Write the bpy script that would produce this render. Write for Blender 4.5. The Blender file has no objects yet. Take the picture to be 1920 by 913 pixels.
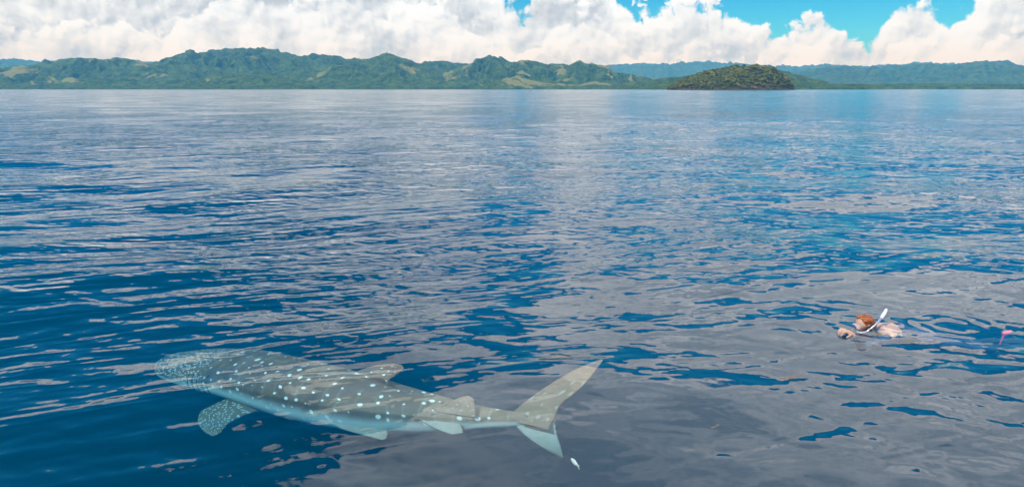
import bpy, bmesh, math, random
import numpy as np
from mathutils import Vector, Matrix

sc = bpy.context.scene
COL = sc.collection
R = math.radians

# ------------------------------------------------------------------ camera
CAM_H, FPX, PITCH = 2.6, 1280.0, math.atan(289.5 / 1280.0)
cam_d = bpy.data.cameras.new('camera')
cam = bpy.data.objects.new('camera', cam_d)
COL.objects.link(cam)
cam_d.sensor_width = 36.0
cam_d.lens = 24.0
cam_d.clip_start, cam_d.clip_end = 0.1, 80000.0
cam.location = (0, 0, CAM_H)
cam.rotation_euler = (math.pi / 2 - PITCH, 0.0, 0.0)
sc.camera = cam

# ------------------------------------------------------------------ view and sampling
sc.view_settings.view_transform = 'Standard'
sc.view_settings.look = 'None'
sc.view_settings.exposure = 0.0
sc.view_settings.gamma = 1.0
sc.view_settings.use_curve_mapping = False
cy = sc.cycles
cy.use_denoising = True
cy.max_bounces = 6
cy.diffuse_bounces = 2
cy.glossy_bounces = 3
cy.transmission_bounces = 4
cy.transparent_max_bounces = 8
cy.volume_bounces = 0
cy.sample_clamp_indirect = 6.0

SUN_EL, SUN_AZ = R(45), R(222)      # azimuth clockwise from +Y: from the left, a little behind the camera
sun_dir = Vector((math.sin(SUN_AZ) * math.cos(SUN_EL), math.cos(SUN_AZ) * math.cos(SUN_EL), math.sin(SUN_EL)))

# ------------------------------------------------------------------ node helpers
class NT:
    """Small expression builder on a node tree."""
    def __init__(self, tree):
        self.t = tree
    def n(self, typ, **kw):
        nd = self.t.nodes.new(typ)
        for k, v in kw.items():
            setattr(nd, k, v)
        return nd
    def put(self, sock, v):
        if v is None:
            return
        if hasattr(v, 'is_linked'):
            self.t.links.new(v, sock)
        else:
            try:
                sock.default_value = v
            except Exception:
                sock.default_value = (*v, 1.0) if len(v) == 3 else v
    def m(self, op, a, b=None, c=None, clamp=False):
        nd = self.n('ShaderNodeMath', operation=op, use_clamp=clamp)
        for s, v in zip(nd.inputs, (a, b, c)):
            self.put(s, v)
        return nd.outputs[0]
    def v(self, op, a, b=None, scale=None):
        nd = self.n('ShaderNodeVectorMath', operation=op)
        self.put(nd.inputs[0], a)
        self.put(nd.inputs[1], b)
        if scale is not None:
            self.put(nd.inputs['Scale'], scale)
        return nd.outputs['Value'] if op in ('LENGTH', 'DOT_PRODUCT', 'DISTANCE') else nd.outputs[0]
    def xyz(self, x=0.0, y=0.0, z=0.0):
        nd = self.n('ShaderNodeCombineXYZ')
        for s, v in zip(nd.inputs, (x, y, z)):
            self.put(s, v)
        return nd.outputs[0]
    def sep(self, v):
        nd = self.n('ShaderNodeSeparateXYZ')
        self.put(nd.inputs[0], v)
        return nd.outputs
    def noise(self, vec, scale=1.0, detail=2.0, rough=0.5, lac=2.0, dist=0.0, dim='3D', col=False):
        nd = self.n('ShaderNodeTexNoise', noise_dimensions=dim)
        self.put(nd.inputs['Vector'], vec)
        self.put(nd.inputs['Scale'], scale)
        self.put(nd.inputs['Detail'], detail)
        self.put(nd.inputs['Roughness'], rough)
        self.put(nd.inputs['Lacunarity'], lac)
        self.put(nd.inputs['Distortion'], dist)
        return nd.outputs['Color' if col else 0]
    def voro(self, vec, scale=1.0, detail=0.0, rough=0.5, lac=2.0, rnd=1.0, dim='2D', feature='F1', out='Distance', smooth=None):
        nd = self.n('ShaderNodeTexVoronoi', voronoi_dimensions=dim, feature=feature)
        self.put(nd.inputs['Vector'], vec)
        self.put(nd.inputs['Scale'], scale)
        self.put(nd.inputs['Detail'], detail)
        self.put(nd.inputs['Roughness'], rough)
        self.put(nd.inputs['Lacunarity'], lac)
        self.put(nd.inputs['Randomness'], rnd)
        if smooth is not None:
            self.put(nd.inputs['Smoothness'], smooth)
        return nd.outputs[out]
    def mr(self, v, a, b, c=0.0, d=1.0, smooth=True):
        nd = self.n('ShaderNodeMapRange', interpolation_type='SMOOTHSTEP' if smooth else 'LINEAR')
        for s, x in zip(nd.inputs, (v, a, b, c, d)):
            self.put(s, x)
        return nd.outputs[0]
    def mix(self, f, a, b):
        nd = self.n('ShaderNodeMix', data_type='RGBA')
        self.put(nd.inputs[0], f)
        self.put(nd.inputs[6], (*a, 1) if isinstance(a, tuple) and len(a) == 3 else a)
        self.put(nd.inputs[7], (*b, 1) if isinstance(b, tuple) and len(b) == 3 else b)
        return nd.outputs[2]
    def curve(self, v, pts):
        """v in 0..1 through a piecewise curve"""
        nd = self.n('ShaderNodeFloatCurve')
        cv = nd.mapping.curves[0]
        while len(cv.points) < len(pts):
            cv.points.new(0.5, 0.5)
        for p, (x, y) in zip(cv.points, pts):
            p.location = (x, y)
            p.handle_type = 'AUTO_CLAMPED'
        nd.mapping.update()
        self.put(nd.inputs['Value'], v)
        return nd.outputs[0]

# ------------------------------------------------------------------ world: sky and clouds
world = bpy.data.worlds.new('World')
sc.world = world
world.use_nodes = True
wt = world.node_tree
wt.nodes.clear()

def cloud_density_group():
    """(azimuth deg, elevation deg) -> density that is positive inside the cumulus bank, and its relief"""
    g = bpy.data.node_groups.new('cumulus', 'ShaderNodeTree')
    g.interface.new_socket('AE', in_out='INPUT', socket_type='NodeSocketVector')
    g.interface.new_socket('Shift', in_out='INPUT', socket_type='NodeSocketVector')
    g.interface.new_socket('Height', in_out='INPUT', socket_type='NodeSocketFloat')
    g.interface.new_socket('Density', in_out='OUTPUT', socket_type='NodeSocketFloat')
    g.interface.new_socket('Relief', in_out='OUTPUT', socket_type='NodeSocketFloat')
    e = NT(g)
    gi, go = e.n('NodeGroupInput'), e.n('NodeGroupOutput')
    ae = gi.outputs[0]
    s = e.sep(ae)
    az, el = s[0], s[1]
    ae = e.v('ADD', ae, gi.outputs[1])
    wcol = e.noise(ae, 0.7, 4.0, 0.6, dim='2D', col=True)
    w = e.v('SCALE', e.v('SUBTRACT', wcol, (0.5, 0.5, 0.5)), scale=1.5)
    p = e.v('ADD', ae, w)
    big = e.voro(e.v('MULTIPLY', p, (0.85, 1.0, 1.0)), 0.34, feature='SMOOTH_F1', smooth=0.5)
    mid = e.voro(p, 0.95, feature='SMOOTH_F1', smooth=0.35)
    sml = e.voro(p, 2.6)
    fb = e.noise(ae, 0.5, 7.0, 0.56, dim='2D')
    relief = e.m('SUBTRACT', 1.1, e.m('MULTIPLY', big, 0.85))
    relief = e.m('MULTIPLY_ADD', mid, -0.42, relief)
    relief = e.m('MULTIPLY_ADD', sml, -0.16, relief)
    relief = e.m('MULTIPLY_ADD', fb, 0.8, relief)
    # height of the cloud bank against azimuth (-60..60 degrees)
    f = e.m('DIVIDE', e.m('ADD', az, 60.0), 120.0)
    T = e.curve(f, TOP_PTS)
    T = e.m('MULTIPLY', e.m('MULTIPLY', T, 14.0), gi.outputs[2])
    d = e.m('SUBTRACT', T, el)
    d = e.m('MULTIPLY', d, 0.62)
    d = e.m('ADD', d, e.m('MULTIPLY', e.m('SUBTRACT', relief, 0.85), 2.1))
    e.put(go.inputs[0], d)
    e.put(go.inputs[1], relief)
    return g

def az_of(px):
    return math.degrees(math.atan((px - 960) * math.cos(PITCH) / FPX))
def el_of(py):
    return math.degrees(math.atan((456.5 - py) / FPX)) * 1.0 - math.degrees(PITCH)
tops = [(-60, 8.0), (az_of(0), 8.4), (az_of(140), 10.0), (az_of(345), 11.0), (az_of(560), 14.0), (az_of(800), 13.5), (az_of(905), 8.6), (az_of(985), 6.2), (az_of(1065), 12.5), (az_of(1130), 11.0),
        (az_of(1200), 5.9), (az_of(1290), 6.8), (az_of(1400), 5.0), (az_of(1480), 4.2), (az_of(1530), 5.1), (az_of(1595), 3.0),
        (az_of(1640), 4.8), (az_of(1710), 6.9), (az_of(1775), 5.2), (az_of(1850), 7.0), (az_of(1920), 6.8), (48, 6.0), (60, 7.0)]
TOP_PTS = [((a + 60) / 120, t / 14.0) for a, t in tops]

CLOUD_DARK, CLOUD_LIT = (0.56, 0.63, 0.71), (1.02, 1.12, 1.22)
def build_world():
    e = NT(wt)
    out = e.n('ShaderNodeOutputWorld')
    sky = e.n('ShaderNodeTexSky', sky_type='NISHITA', sun_disc=False)
    sky.sun_elevation = SUN_EL
    sky.sun_rotation = SUN_AZ
    sky.altitude = 0.0
    sky.air_density, sky.dust_density, sky.ozone_density = 1.0, 0.3, 2.0
    hs = e.n('ShaderNodeHueSaturation')
    hs.inputs['Saturation'].default_value = 1.7
    hs.inputs['Hue'].default_value = 0.485
    hs.inputs['Value'].default_value = 1.0
    e.put(hs.inputs['Color'], sky.outputs[0])
    bg = e.n('ShaderNodeBackground')
    e.put(bg.inputs[0], e.v('MULTIPLY', hs.outputs[0], (0.26, 0.80, 1.10)))
    bg.inputs[1].default_value = 0.11
    d = e.n('ShaderNodeTexCoord').outputs['Generated']
    d = e.v('NORMALIZE', d)
    s = e.sep(d)
    az = e.m('MULTIPLY', e.m('ARCTAN2', s[0], s[1]), 57.2958)
    el = e.m('MULTIPLY', e.m('ARCSINE', s[2]), 57.2958)
    ae = e.xyz(az, el, 0.0)
    grp = cloud_density_group()
    def ev(vec, shift, height):
        nd = e.n('ShaderNodeGroup')
        nd.node_tree = grp
        e.put(nd.inputs[0], vec); e.put(nd.inputs[1], shift); e.put(nd.inputs[2], height)
        return nd.outputs
    soft = e.noise(ae, 0.23, 4.0, 0.5, dim='2D')
    def layer(shift, height, base, soft_gain):
        a = ev(ae, shift, height)
        b = ev(e.v('ADD', ae, (-0.30, 0.38, 0.0)), shift, height)      # a step towards the sun
        lit = e.m('MULTIPLY_ADD', e.m('SUBTRACT', a[1], b[1]), 1.15, base)
        lit = e.m('ADD', lit, e.m('MULTIPLY', e.m('SUBTRACT', soft, 0.5), soft_gain))
        lit = e.m('ADD', lit, e.mr(a[0], 0.0, 3.2, 0.16, -0.22), clamp=True)   # thick parts pass less light
        return e.mr(a[0], 0.0, 0.45), e.mix(lit, CLOUD_DARK, CLOUD_LIT)
    mask, ccol = layer((0.0, 0.0, 0.0), 1.0, 0.66, 1.7)
    m2, c2 = layer((47.3, 11.7, 0.0), 0.48, 0.72, 1.6)
    ccol = e.mix(m2, ccol, c2)
    # a higher grey deck seen from below, mirrored in the near water
    q = e.v('DIVIDE', d, e.xyz(e.m('MAXIMUM', s[2], 0.05), e.m('MAXIMUM', s[2], 0.05), 1.0))
    q = e.v('MULTIPLY', q, (1.0, 1.0, 0.0))
    qs = e.sep(q)
    dn = e.noise(q, 1.1, 6.0, 0.58, dim='2D', dist=0.4)
    ex = e.m('DIVIDE', e.m('SUBTRACT', qs[0], 0.90), 1.55)
    ey = e.m('DIVIDE', e.m('SUBTRACT', qs[1], 0.9), 3.3)
    rr = e.m('SQRT', e.m('ADD', e.m('MULTIPLY', ex, ex), e.m('MULTIPLY', ey, ey)))
    bias = e.mr(rr, 0.66, 1.14, 0.32, -0.30)
    bias = e.m('ADD', bias, e.mr(qs[1], 0.7, 1.5, -0.26, 0.0))      # broken again overhead
    dk = e.m('ADD', dn, bias)
    deck = e.m('MULTIPLY', e.mr(dk, 0.48, 0.56), e.mr(el, 10.0, 14.0))
    dn2 = e.mr(e.noise(q, 2.6, 5.0, 0.6, dim='2D'), 0.3, 0.7)
    dcol = e.mix(dn2, (1.0, 1.05, 1.09), (1.95, 1.98, 2.0))
    cbg = e.n('ShaderNodeBackground')
    e.put(cbg.inputs[0], ccol)
    dbg = e.n('ShaderNodeBackground')
    e.put(dbg.inputs[0], dcol)
    mx0 = e.n('ShaderNodeMixShader')
    e.put(mx0.inputs[0], deck); e.put(mx0.inputs[1], bg.outputs[0]); e.put(mx0.inputs[2], dbg.outputs[0])
    mx = e.n('ShaderNodeMixShader')
    e.put(mx.inputs[0], mask); e.put(mx.inputs[1], mx0.outputs[0]); e.put(mx.inputs[2], cbg.outputs[0])
    e.put(out.inputs[0], mx.outputs[0])
build_world()

sun_d = bpy.data.lights.new('sun', 'SUN')
sun_d.energy = 4.2
sun_d.angle = R(0.53)
sun_d.color = (1.0, 0.95, 0.88)
sun = bpy.data.objects.new('sun', sun_d)
COL.objects.link(sun)
sun.location = (0, -20, 60)
sun.rotation_euler = (-sun_dir).to_track_quat('-Z', 'Y').to_euler()

# ------------------------------------------------------------------ layout helpers
def ray(px, py):
    yp = 456.5 - py
    return Vector((px - 960.0, FPX * math.cos(PITCH) + yp * math.sin(PITCH), -FPX * math.sin(PITCH) + yp * math.cos(PITCH)))
def at_z(px, py, z):
    d = ray(px, py)
    t = (z - CAM_H) / d.z
    return Vector((d.x * t, d.y * t, z))
def at_y(px, py, Y):
    d = ray(px, py)
    t = Y / d.y
    return Vector((d.x * t, Y, CAM_H + d.z * t))

def tag(o, label=None, cat=None, group=None, kind=None):
    if label: o['label'] = label
    if cat: o['category'] = cat
    if group: o['group'] = group
    if kind: o['kind'] = kind
    return o
def link(name, mesh, mats, parent=None, smooth=True):
    o = bpy.data.objects.new(name, mesh)
    COL.objects.link(o)
    for mt in (mats if isinstance(mats, (list, tuple)) else [mats]):
        mesh.materials.append(mt)
    if parent is not None:
        o.parent = parent
    if smooth:
        mesh.shade_smooth()
    return o
def empty(name, loc, rot=(0, 0, 0)):
    o = bpy.data.objects.new(name, None)
    COL.objects.link(o)
    o.location = loc
    o.rotation_euler = rot
    o.empty_display_size = 0.2
    return o
def grid_mesh(name, V, wrap_u=False):
    """V: (rows, cols, 3) array"""
    r, c, _ = V.shape
    me = bpy.data.meshes.new(name)
    idx = np.arange(r * c).reshape(r, c)
    if wrap_u:
        idx = np.concatenate([idx, idx[:, :1]], 1)
    q = np.stack([idx[:-1, :-1], idx[:-1, 1:], idx[1:, 1:], idx[1:, :-1]], -1).reshape(-1, 4)
    fill_mesh(me, V.reshape(-1, 3), q)
    return me
def fill_mesh(me, verts, quads):
    n = len(quads)
    k = quads.shape[1]
    me.vertices.add(len(verts))
    me.vertices.foreach_set('co', np.ascontiguousarray(verts, dtype=np.float32).ravel())
    me.loops.add(n * k)
    me.loops.foreach_set('vertex_index', np.ascontiguousarray(quads, dtype=np.int32).ravel())
    me.polygons.add(n)
    me.polygons.foreach_set('loop_start', np.arange(0, n * k, k, dtype=np.int32))
    me.polygons.foreach_set('loop_total', np.full(n, k, dtype=np.int32))
    me.update(calc_edges=True)
    me.validate()
def attr(me, name, vals):
    a = me.attributes.new(name, 'FLOAT', 'POINT')
    a.data.foreach_set('value', np.ascontiguousarray(vals, dtype=np.float32).ravel())

# numpy gradient noise
def _h(ix, iy, seed):
    n = (ix.astype(np.int64) * 374761393 + iy.astype(np.int64) * 668265263 + seed * 1442695041) & 0xffffffff
    n = ((n ^ (n >> 13)) * 1274126177) & 0xffffffff
    return ((n ^ (n >> 16)) & 0xffffff) / float(0x1000000)
def perlin(x, y, seed=0):
    x0, y0 = np.floor(x), np.floor(y)
    fx, fy = x - x0, y - y0
    u, v = fx * fx * fx * (fx * (fx * 6 - 15) + 10), fy * fy * fy * (fy * (fy * 6 - 15) + 10)
    def g(i, j):
        a = _h(x0 + i, y0 + j, seed) * 2 * np.pi
        return np.cos(a) * (fx - i) + np.sin(a) * (fy - j)
    return ((g(0, 0) * (1 - u) + g(1, 0) * u) * (1 - v) + (g(0, 1) * (1 - u) + g(1, 1) * u) * v) * 1.5
def fbm(x, y, octv=4, seed=0, gain=0.5):
    s, a, f = 0, 1.0, 1.0
    for i in range(octv):
        s = s + a * perlin(x * f, y * f, seed + i * 17)
        a *= gain; f *= 2.03
    return s
def ridged(x, y, octv=4, seed=0, gain=0.5):
    s, a, f = 0, 1.0, 1.0
    for i in range(octv):
        s = s + a * (1 - np.abs(perlin(x * f, y * f, seed + i * 31)) * 1.8)
        a *= gain; f *= 2.1
    return s / 1.9
def worley(x, y, seed=0):
    x0, y0 = np.floor(x), np.floor(y)
    best = np.full(x.shape, 9.0)
    for i in (-1, 0, 1):
        for j in (-1, 0, 1):
            cx, cyy = x0 + i, y0 + j
            dx = cx + _h(cx, cyy, seed) - x
            dy = cyy + _h(cx, cyy, seed + 7) - y
            best = np.minimum(best, dx * dx + dy * dy)
    return np.sqrt(best)
def sstep(a, b, x):
    t = np.clip((x - a) / (b - a), 0, 1)
    return t * t * (3 - 2 * t)

def material(name):
    m = bpy.data.materials.new(name)
    m.use_nodes = True
    m.node_tree.nodes.clear()
    return m, NT(m.node_tree)
def principled(name, color, rough=0.6, spec=0.3, noise_amt=0.0, noise_scale=20.0, coat=0.0):
    m, e = material(name)
    o = e.n('ShaderNodeOutputMaterial')
    p = e.n('ShaderNodeBsdfPrincipled')
    if noise_amt:
        tc = e.n('ShaderNodeTexCoord').outputs['Object']
        nz = e.noise(tc, noise_scale, 4.0, 0.6)
        e.put(p.inputs['Base Color'], e.mix(nz, tuple(c * (1 - noise_amt) for c in color), tuple(min(1, c * (1 + noise_amt)) for c in color)))
    else:
        p.inputs['Base Color'].default_value = (*color, 1)
    p.inputs['Roughness'].default_value = rough
    p.inputs['Specular IOR Level'].default_value = spec
    p.inputs['Coat Weight'].default_value = coat
    e.put(o.inputs[0], p.outputs[0])
    return m

# ------------------------------------------------------------------ water
def wave_group():
    g = bpy.data.node_groups.new('ripple_height', 'ShaderNodeTree')
    g.interface.new_socket('P', in_out='INPUT', socket_type='NodeSocketVector')
    g.interface.new_socket('Rough', in_out='INPUT', socket_type='NodeSocketFloat')
    g.interface.new_socket('H', in_out='OUTPUT', socket_type='NodeSocketFloat')
    e = NT(g)
    gi, go = e.n('NodeGroupInput'), e.n('NodeGroupOutput')
    P, rough = gi.outputs[0], gi.outputs[1]
    def aligned(vec, ang, stretch):
        c, s = math.cos(ang), math.sin(ang)
        sp = e.sep(vec)
        u = e.m('ADD', e.m('MULTIPLY', sp[0], c * stretch), e.m('MULTIPLY', sp[1], s * stretch))
        v = e.m('ADD', e.m('MULTIPLY', sp[0], -s), e.m('MULTIPLY', sp[1], c))
        return e.xyz(u, v, 0.0)
    swell = e.noise(aligned(P, R(-14), 0.55), 0.55, 2.0, 0.45, dim='2D')
    ra = e.noise(aligned(P, R(20), 0.20), 2.1, 2.0, 0.5, dim='2D', dist=0.25)
    rb = e.noise(aligned(P, R(-20), 0.5), 3.4, 1.0, 0.5, dim='2D', dist=0.2)
    rc = e.noise(P, 9.0, 1.0, 0.5, dim='2D')
    h = e.m('MULTIPLY', swell, 0.085)
    h = e.m('ADD', h, e.m('MULTIPLY', e.m('MULTIPLY', ra, rough), 0.075))
    h = e.m('ADD', h, e.m('MULTIPLY', e.m('MULTIPLY', rb, rough), 0.032))
    h = e.m('ADD', h, e.m('MULTIPLY', e.m('MULTIPLY', rc, rough), 0.004))
    e.put(go.inputs[0], h)
    return g

def water_material():
    m, e = material('sea_water')
    o = e.n('ShaderNodeOutputMaterial')
    geo = e.n('ShaderNodeNewGeometry')
    P = e.v('MULTIPLY', geo.outputs['Position'], (1, 1, 0))
    sp = e.sep(P)
    # how ruffled the surface is: slicks and breezy patches, smooth in the boat's lee
    big = e.noise(P, 0.11, 3.0, 0.5, dim='2D', dist=0.6)
    lee = e.m('MULTIPLY', e.mr(sp[1], 8.5, 14.0, 1.0, 0.0), e.mr(e.m('SUBTRACT', sp[0], e.m('MULTIPLY', e.m('SUBTRACT', sp[1], 6.0), 0.1)), -2.3, -0.2, 0.0, 1.0))
    lee = e.m('MULTIPLY', lee, e.mr(sp[0], 1.2, 4.0, 1.0, 0.35))
    ruf = e.mr(big, 0.32, 0.64, 0.45, 1.25)
    ruf = e.m('MULTIPLY', ruf, e.m('SUBTRACT', 1.0, e.m('MULTIPLY', lee, 0.60)))
    ruf = e.m('MULTIPLY', ruf, e.mr(sp[1], 6.0, 11.0, 0.72, 1.0))
    grp = wave_group()
    def H(vec):
        nd = e.n('ShaderNodeGroup'); nd.node_tree = grp
        e.put(nd.inputs[0], vec); e.put(nd.inputs[1], ruf)
        return nd.outputs[0]
    eps = 0.012
    h0 = H(P)
    hx = H(e.v('ADD', P, (eps, 0, 0)))
    hy = H(e.v('ADD', P, (0, eps, 0)))
    far = e.mr(e.v('LENGTH', P), 25.0, 130.0, 1.0, 0.5)
    eps = e.m('DIVIDE', eps, far)
    sx = e.m('DIVIDE', e.m('SUBTRACT', h0, hx), eps)
    sy = e.m('DIVIDE', e.m('SUBTRACT', h0, hy), eps)
    # far out only the wave faces turned towards the boat are seen
    lean = e.v('SCALE', e.v('NORMALIZE', P), scale=e.mr(e.v('LENGTH', P), 10.0, 55.0, 0.0, -0.045))
    nrm = e.v('NORMALIZE', e.v('ADD', e.v('ADD', geo.outputs['Normal'], e.xyz(sx, sy, 0.0)), lean))
    fr = e.n('ShaderNodeFresnel')
    # rays run straight through the surface, so the same outer angle counts on both of its sides
    e.put(fr.inputs['IOR'], e.mr(geo.outputs['Backfacing'], 0.0, 1.0, 1.43, 1.0 / 1.43, smooth=False))
    e.put(fr.inputs['Normal'], nrm)
    gl = e.n('ShaderNodeBsdfGlossy')
    gl.inputs['Color'].default_value = (1, 1, 1, 1)
    e.put(gl.inputs['Roughness'], e.mr(e.v('LENGTH', P), 40.0, 700.0, 0.02, 0.12))
    e.put(gl.inputs['Normal'], nrm)
    tr = e.n('ShaderNodeBsdfTransparent')
    tr.inputs['Color'].default_value = (1, 1, 1, 1)
    mx = e.n('ShaderNodeMixShader')
    e.put(mx.inputs[0], fr.outputs[0]); e.put(mx.inputs[1], tr.outputs[0]); e.put(mx.inputs[2], gl.outputs[0])
    e.put(o.inputs['Surface'], mx.outputs[0])
    vs = e.n('ShaderNodeVolumeScatter')
    vs.inputs['Color'].default_value = (0.0, 0.56, 0.95, 1)
    vs.inputs['Density'].default_value = 0.056
    va = e.n('ShaderNodeVolumeAbsorption')
    va.inputs['Color'].default_value = (0.0, 0.63, 0.76, 1)
    va.inputs['Density'].default_value = 0.44
    ad = e.n('ShaderNodeAddShader')
    e.put(ad.inputs[0], vs.outputs[0]); e.put(ad.inputs[1], va.outputs[0])
    e.put(o.inputs['Volume'], ad.outputs[0])
    return m

HEAD = at_z(1620, 606, 0.0)       # where the snorkeler's head meets the water
def long_waves(x, y, cell):
    """the swell and chop carried by the mesh itself; components finer than the local cells fade out"""
    rng = np.random.RandomState(11)
    z = np.zeros_like(x)
    for i in range(46):
        lam = 1.1 * (9.0 / 1.1) ** rng.rand()
        th = math.pi / 2 + rng.randn() * 0.62 + 0.15
        k = 2 * math.pi / lam
        slope = 0.0125
        ph = rng.rand() * 6.283
        wgt = sstep(2.5, 5.0, lam / cell)
        z += wgt * slope / k * np.cos(k * (np.cos(th) * x + np.sin(th) * y) + ph + 1.2 * perlin(x / 9.0, y / 9.0, 40 + i % 5))
    # rings spreading from the swimmer
    for cx, cyy, amp, lam in ((HEAD.x, HEAD.y, 0.0022, 0.23), (HEAD.x + 1.02, HEAD.y + 0.03, 0.0017, 0.2)):
        r = np.hypot(x - cx, y - cyy)
        z += amp * np.cos(2 * np.pi * r / lam) * np.exp(-((r - 0.35) / 0.38) ** 2) * sstep(2.0, 4.0, lam / cell)
    return z

def build_water():
    dense = np.linspace(R(-56), R(56), 1050)
    rest = np.linspace(R(56), R(304), 90)[1:-1]
    ang = np.concatenate([dense, rest])
    dep = np.concatenate([np.linspace(R(62), R(40), 40)[:-1], np.linspace(R(40), R(0.5), 620)])
    rad = CAM_H / np.tan(dep)
    rad = np.concatenate([[0.02, 0.5, 1.0], rad, np.geomspace(rad[-1], 13500.0, 44)[1:]])
    dr = np.gradient(rad)
    A, Rr = np.meshgrid(ang, rad)
    _, Dr = np.meshgrid(ang, dr)
    X, Y = Rr * np.sin(A), Rr * np.cos(A)
    cell = np.maximum(Dr, Rr * 0.0019)
    cell = np.where(np.abs(((A + np.pi) % (2 * np.pi)) - np.pi) > R(56.5), np.maximum(cell, Rr * 0.05), cell)
    Z = long_waves(X, Y, np.maximum(cell, 1e-3))
    V = np.stack([X, Y, Z], -1)
    skirt = V[-1:].copy(); skirt[..., 2] = -60.0
    V = np.concatenate([V, skirt], 0)
    me = grid_mesh('water', V[:, ::-1], wrap_u=True)
    # close the underside so that the sea is one closed body
    bm = bmesh.new(); bm.from_mesh(me)
    bm.verts.ensure_lookup_table()
    ed = [x for x in bm.edges if x.is_boundary and x.verts[0].co.z < -50]
    bmesh.ops.contextual_create(bm, geom=ed)
    ed = [x for x in bm.edges if x.is_boundary and x.verts[0].co.z > -50]
    if ed: bmesh.ops.contextual_create(bm, geom=ed)
    bmesh.ops.recalc_face_normals(bm, faces=bm.faces)
    bm.to_mesh(me); bm.free()
    o = link('water', me, water_material())
    tag(o, 'calm deep blue sea with ripples and cloud reflections', 'sea', kind='structure')
    return o
water = build_water()

# ------------------------------------------------------------------ hills
def land_material(name, forest_a, forest_b, grass, soil):
    m, e = material(name)
    o = e.n('ShaderNodeOutputMaterial')
    p = e.n('ShaderNodeBsdfPrincipled')
    p.inputs['Roughness'].default_value = 0.9
    p.inputs['Specular IOR Level'].default_value = 0.1
    geo = e.n('ShaderNodeNewGeometry')
    pos = geo.outputs['Position']
    ga = e.n('ShaderNodeAttribute'); ga.attribute_name = 'grass'
    n1 = e.noise(pos, 0.02, 5.0, 0.65)
    n2 = e.noise(pos, 0.09, 3.0, 0.6)
    fcol = e.mix(e.mr(e.m('ADD', e.m('MULTIPLY', n1, 0.55), e.m('MULTIPLY', n2, 0.45)), 0.36, 0.64), forest_a, forest_b)
    gcol = e.mix(n2, tuple(c * 0.75 for c in grass), grass)
    gcol = e.mix(e.mr(n1, 0.55, 0.75), gcol, soil)
    f = e.m('ADD', ga.outputs['Fac'], e.m('MULTIPLY', e.m('SUBTRACT', n2, 0.5), 0.5))
    col = e.mix(e.mr(f, 0.42, 0.58), fcol, gcol)
    e.put(p.inputs['Base Color'], col)
    e.put(o.inputs[0], p.outputs[0])
    return m
LAND = land_material('forested_hill', (0.007, 0.028, 0.013), (0.080, 0.135, 0.038), (0.19, 0.205, 0.07), (0.26, 0.23, 0.105))

def hill(name, D, prof, front, back, label, cell=7.0, spur=0.35, spur_len=260.0, canopy=5.0, grass=0.0, seed=1, shore=0.0, power=1.0):
    """prof: skyline points (x, y in the photograph) that stand at distance D; the land slopes to the shore in front and down again behind"""
    pts = [at_y(px, py, D) for px, py in prof]
    xs = np.array([q.x for q in pts]); hs = np.array([max(q.z, 0.0) for q in pts])
    nx = int((xs[-1] - xs[0]) / cell) + 2
    ny = int((front + back) / cell) + 2
    x = np.linspace(xs[0], xs[-1], nx)
    y = np.linspace(D - front, D + back, ny)
    X, Y = np.meshgrid(x, y)
    t = (Y - (D - front)) / front
    up = np.clip(t, 0, 1)
    # smoothed skyline, sampled with a wander so that spurs do not run straight towards the viewer
    fine = np.linspace(xs[0], xs[-1], 800)
    hh = np.interp(fine, xs, hs)
    kw = max(3, int(0.018 * 800)) | 1
    ker = np.hanning(kw + 2)[1:-1]; ker /= ker.sum()
    hsm = np.convolve(np.pad(hh, kw // 2, mode='edge'), ker, mode='valid')
    wander = fbm(X / 600.0, Y / 600.0, 3, seed) * 300.0 * (1 - up) * (spur > 0)
    H = np.interp(X + wander, fine, hsm)
    rise = sstep(0.0, 1.0, up) ** power * 0.55 + up ** 0.85 * 0.45
    fall = 1 - sstep(0, 1.0, np.clip((Y - D) / back, 0, 1))
    base = H * np.where(Y < D, rise, fall)
    wx = X + fbm(X / 420.0, Y / 420.0, 3, seed + 3) * 150
    wy = Y + fbm(X / 420.0 + 9, Y / 420.0, 3, seed + 5) * 150
    rd = ridged(wx / spur_len, wy / (spur_len * 2.2), 4, seed + 11)
    env = np.where(Y < D, np.sin(np.pi * np.clip(up, 0, 1) ** 0.8), 0.25)
    hmax = hs.max()
    relief = (rd - 0.66) * 2.6
    Z = base + relief * spur * env * np.minimum(base, hmax) * 1.0
    Z += fbm(X / 90.0, Y / 90.0, 3, seed + 21) * 0.06 * hmax * sstep(0, 0.25, up)
    # grass on the spurs and tops, trees in the gullies
    g = relief * 0.6 + fbm(X / 230.0, Y / 230.0, 4, seed + 41) * 0.55 + grass + 0.05 + 0.25 * (up - 0.5)
    g = g * sstep(0.02, 0.10, up)
    gm = sstep(0.25, 0.6, g)
    cell_c = max(14.0, cell * 2.2)
    wl = worley(X / cell_c, Y / cell_c, seed + 51)
    Z += 1.7 * canopy * (1.0 - wl) * (1 - gm) * sstep(0.0, 0.03, up)
    Z = np.where(up <= 0.0, -6.0, Z)
    Z[-1, :] = -6.0
    edge = sstep(0, 0.02, (X - xs[0]) / (xs[-1] - xs[0])) * sstep(0, 0.02, (xs[-1] - X) / (xs[-1] - xs[0]))
    Z = Z * edge - 3.0 * (1 - edge)
    me = grid_mesh(name, np.stack([X, Y, Z], -1))
    attr(me, 'grass', g)
    o = link(name, me, LAND)
    tag(o, label, 'hill', kind='structure')
    return o

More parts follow.
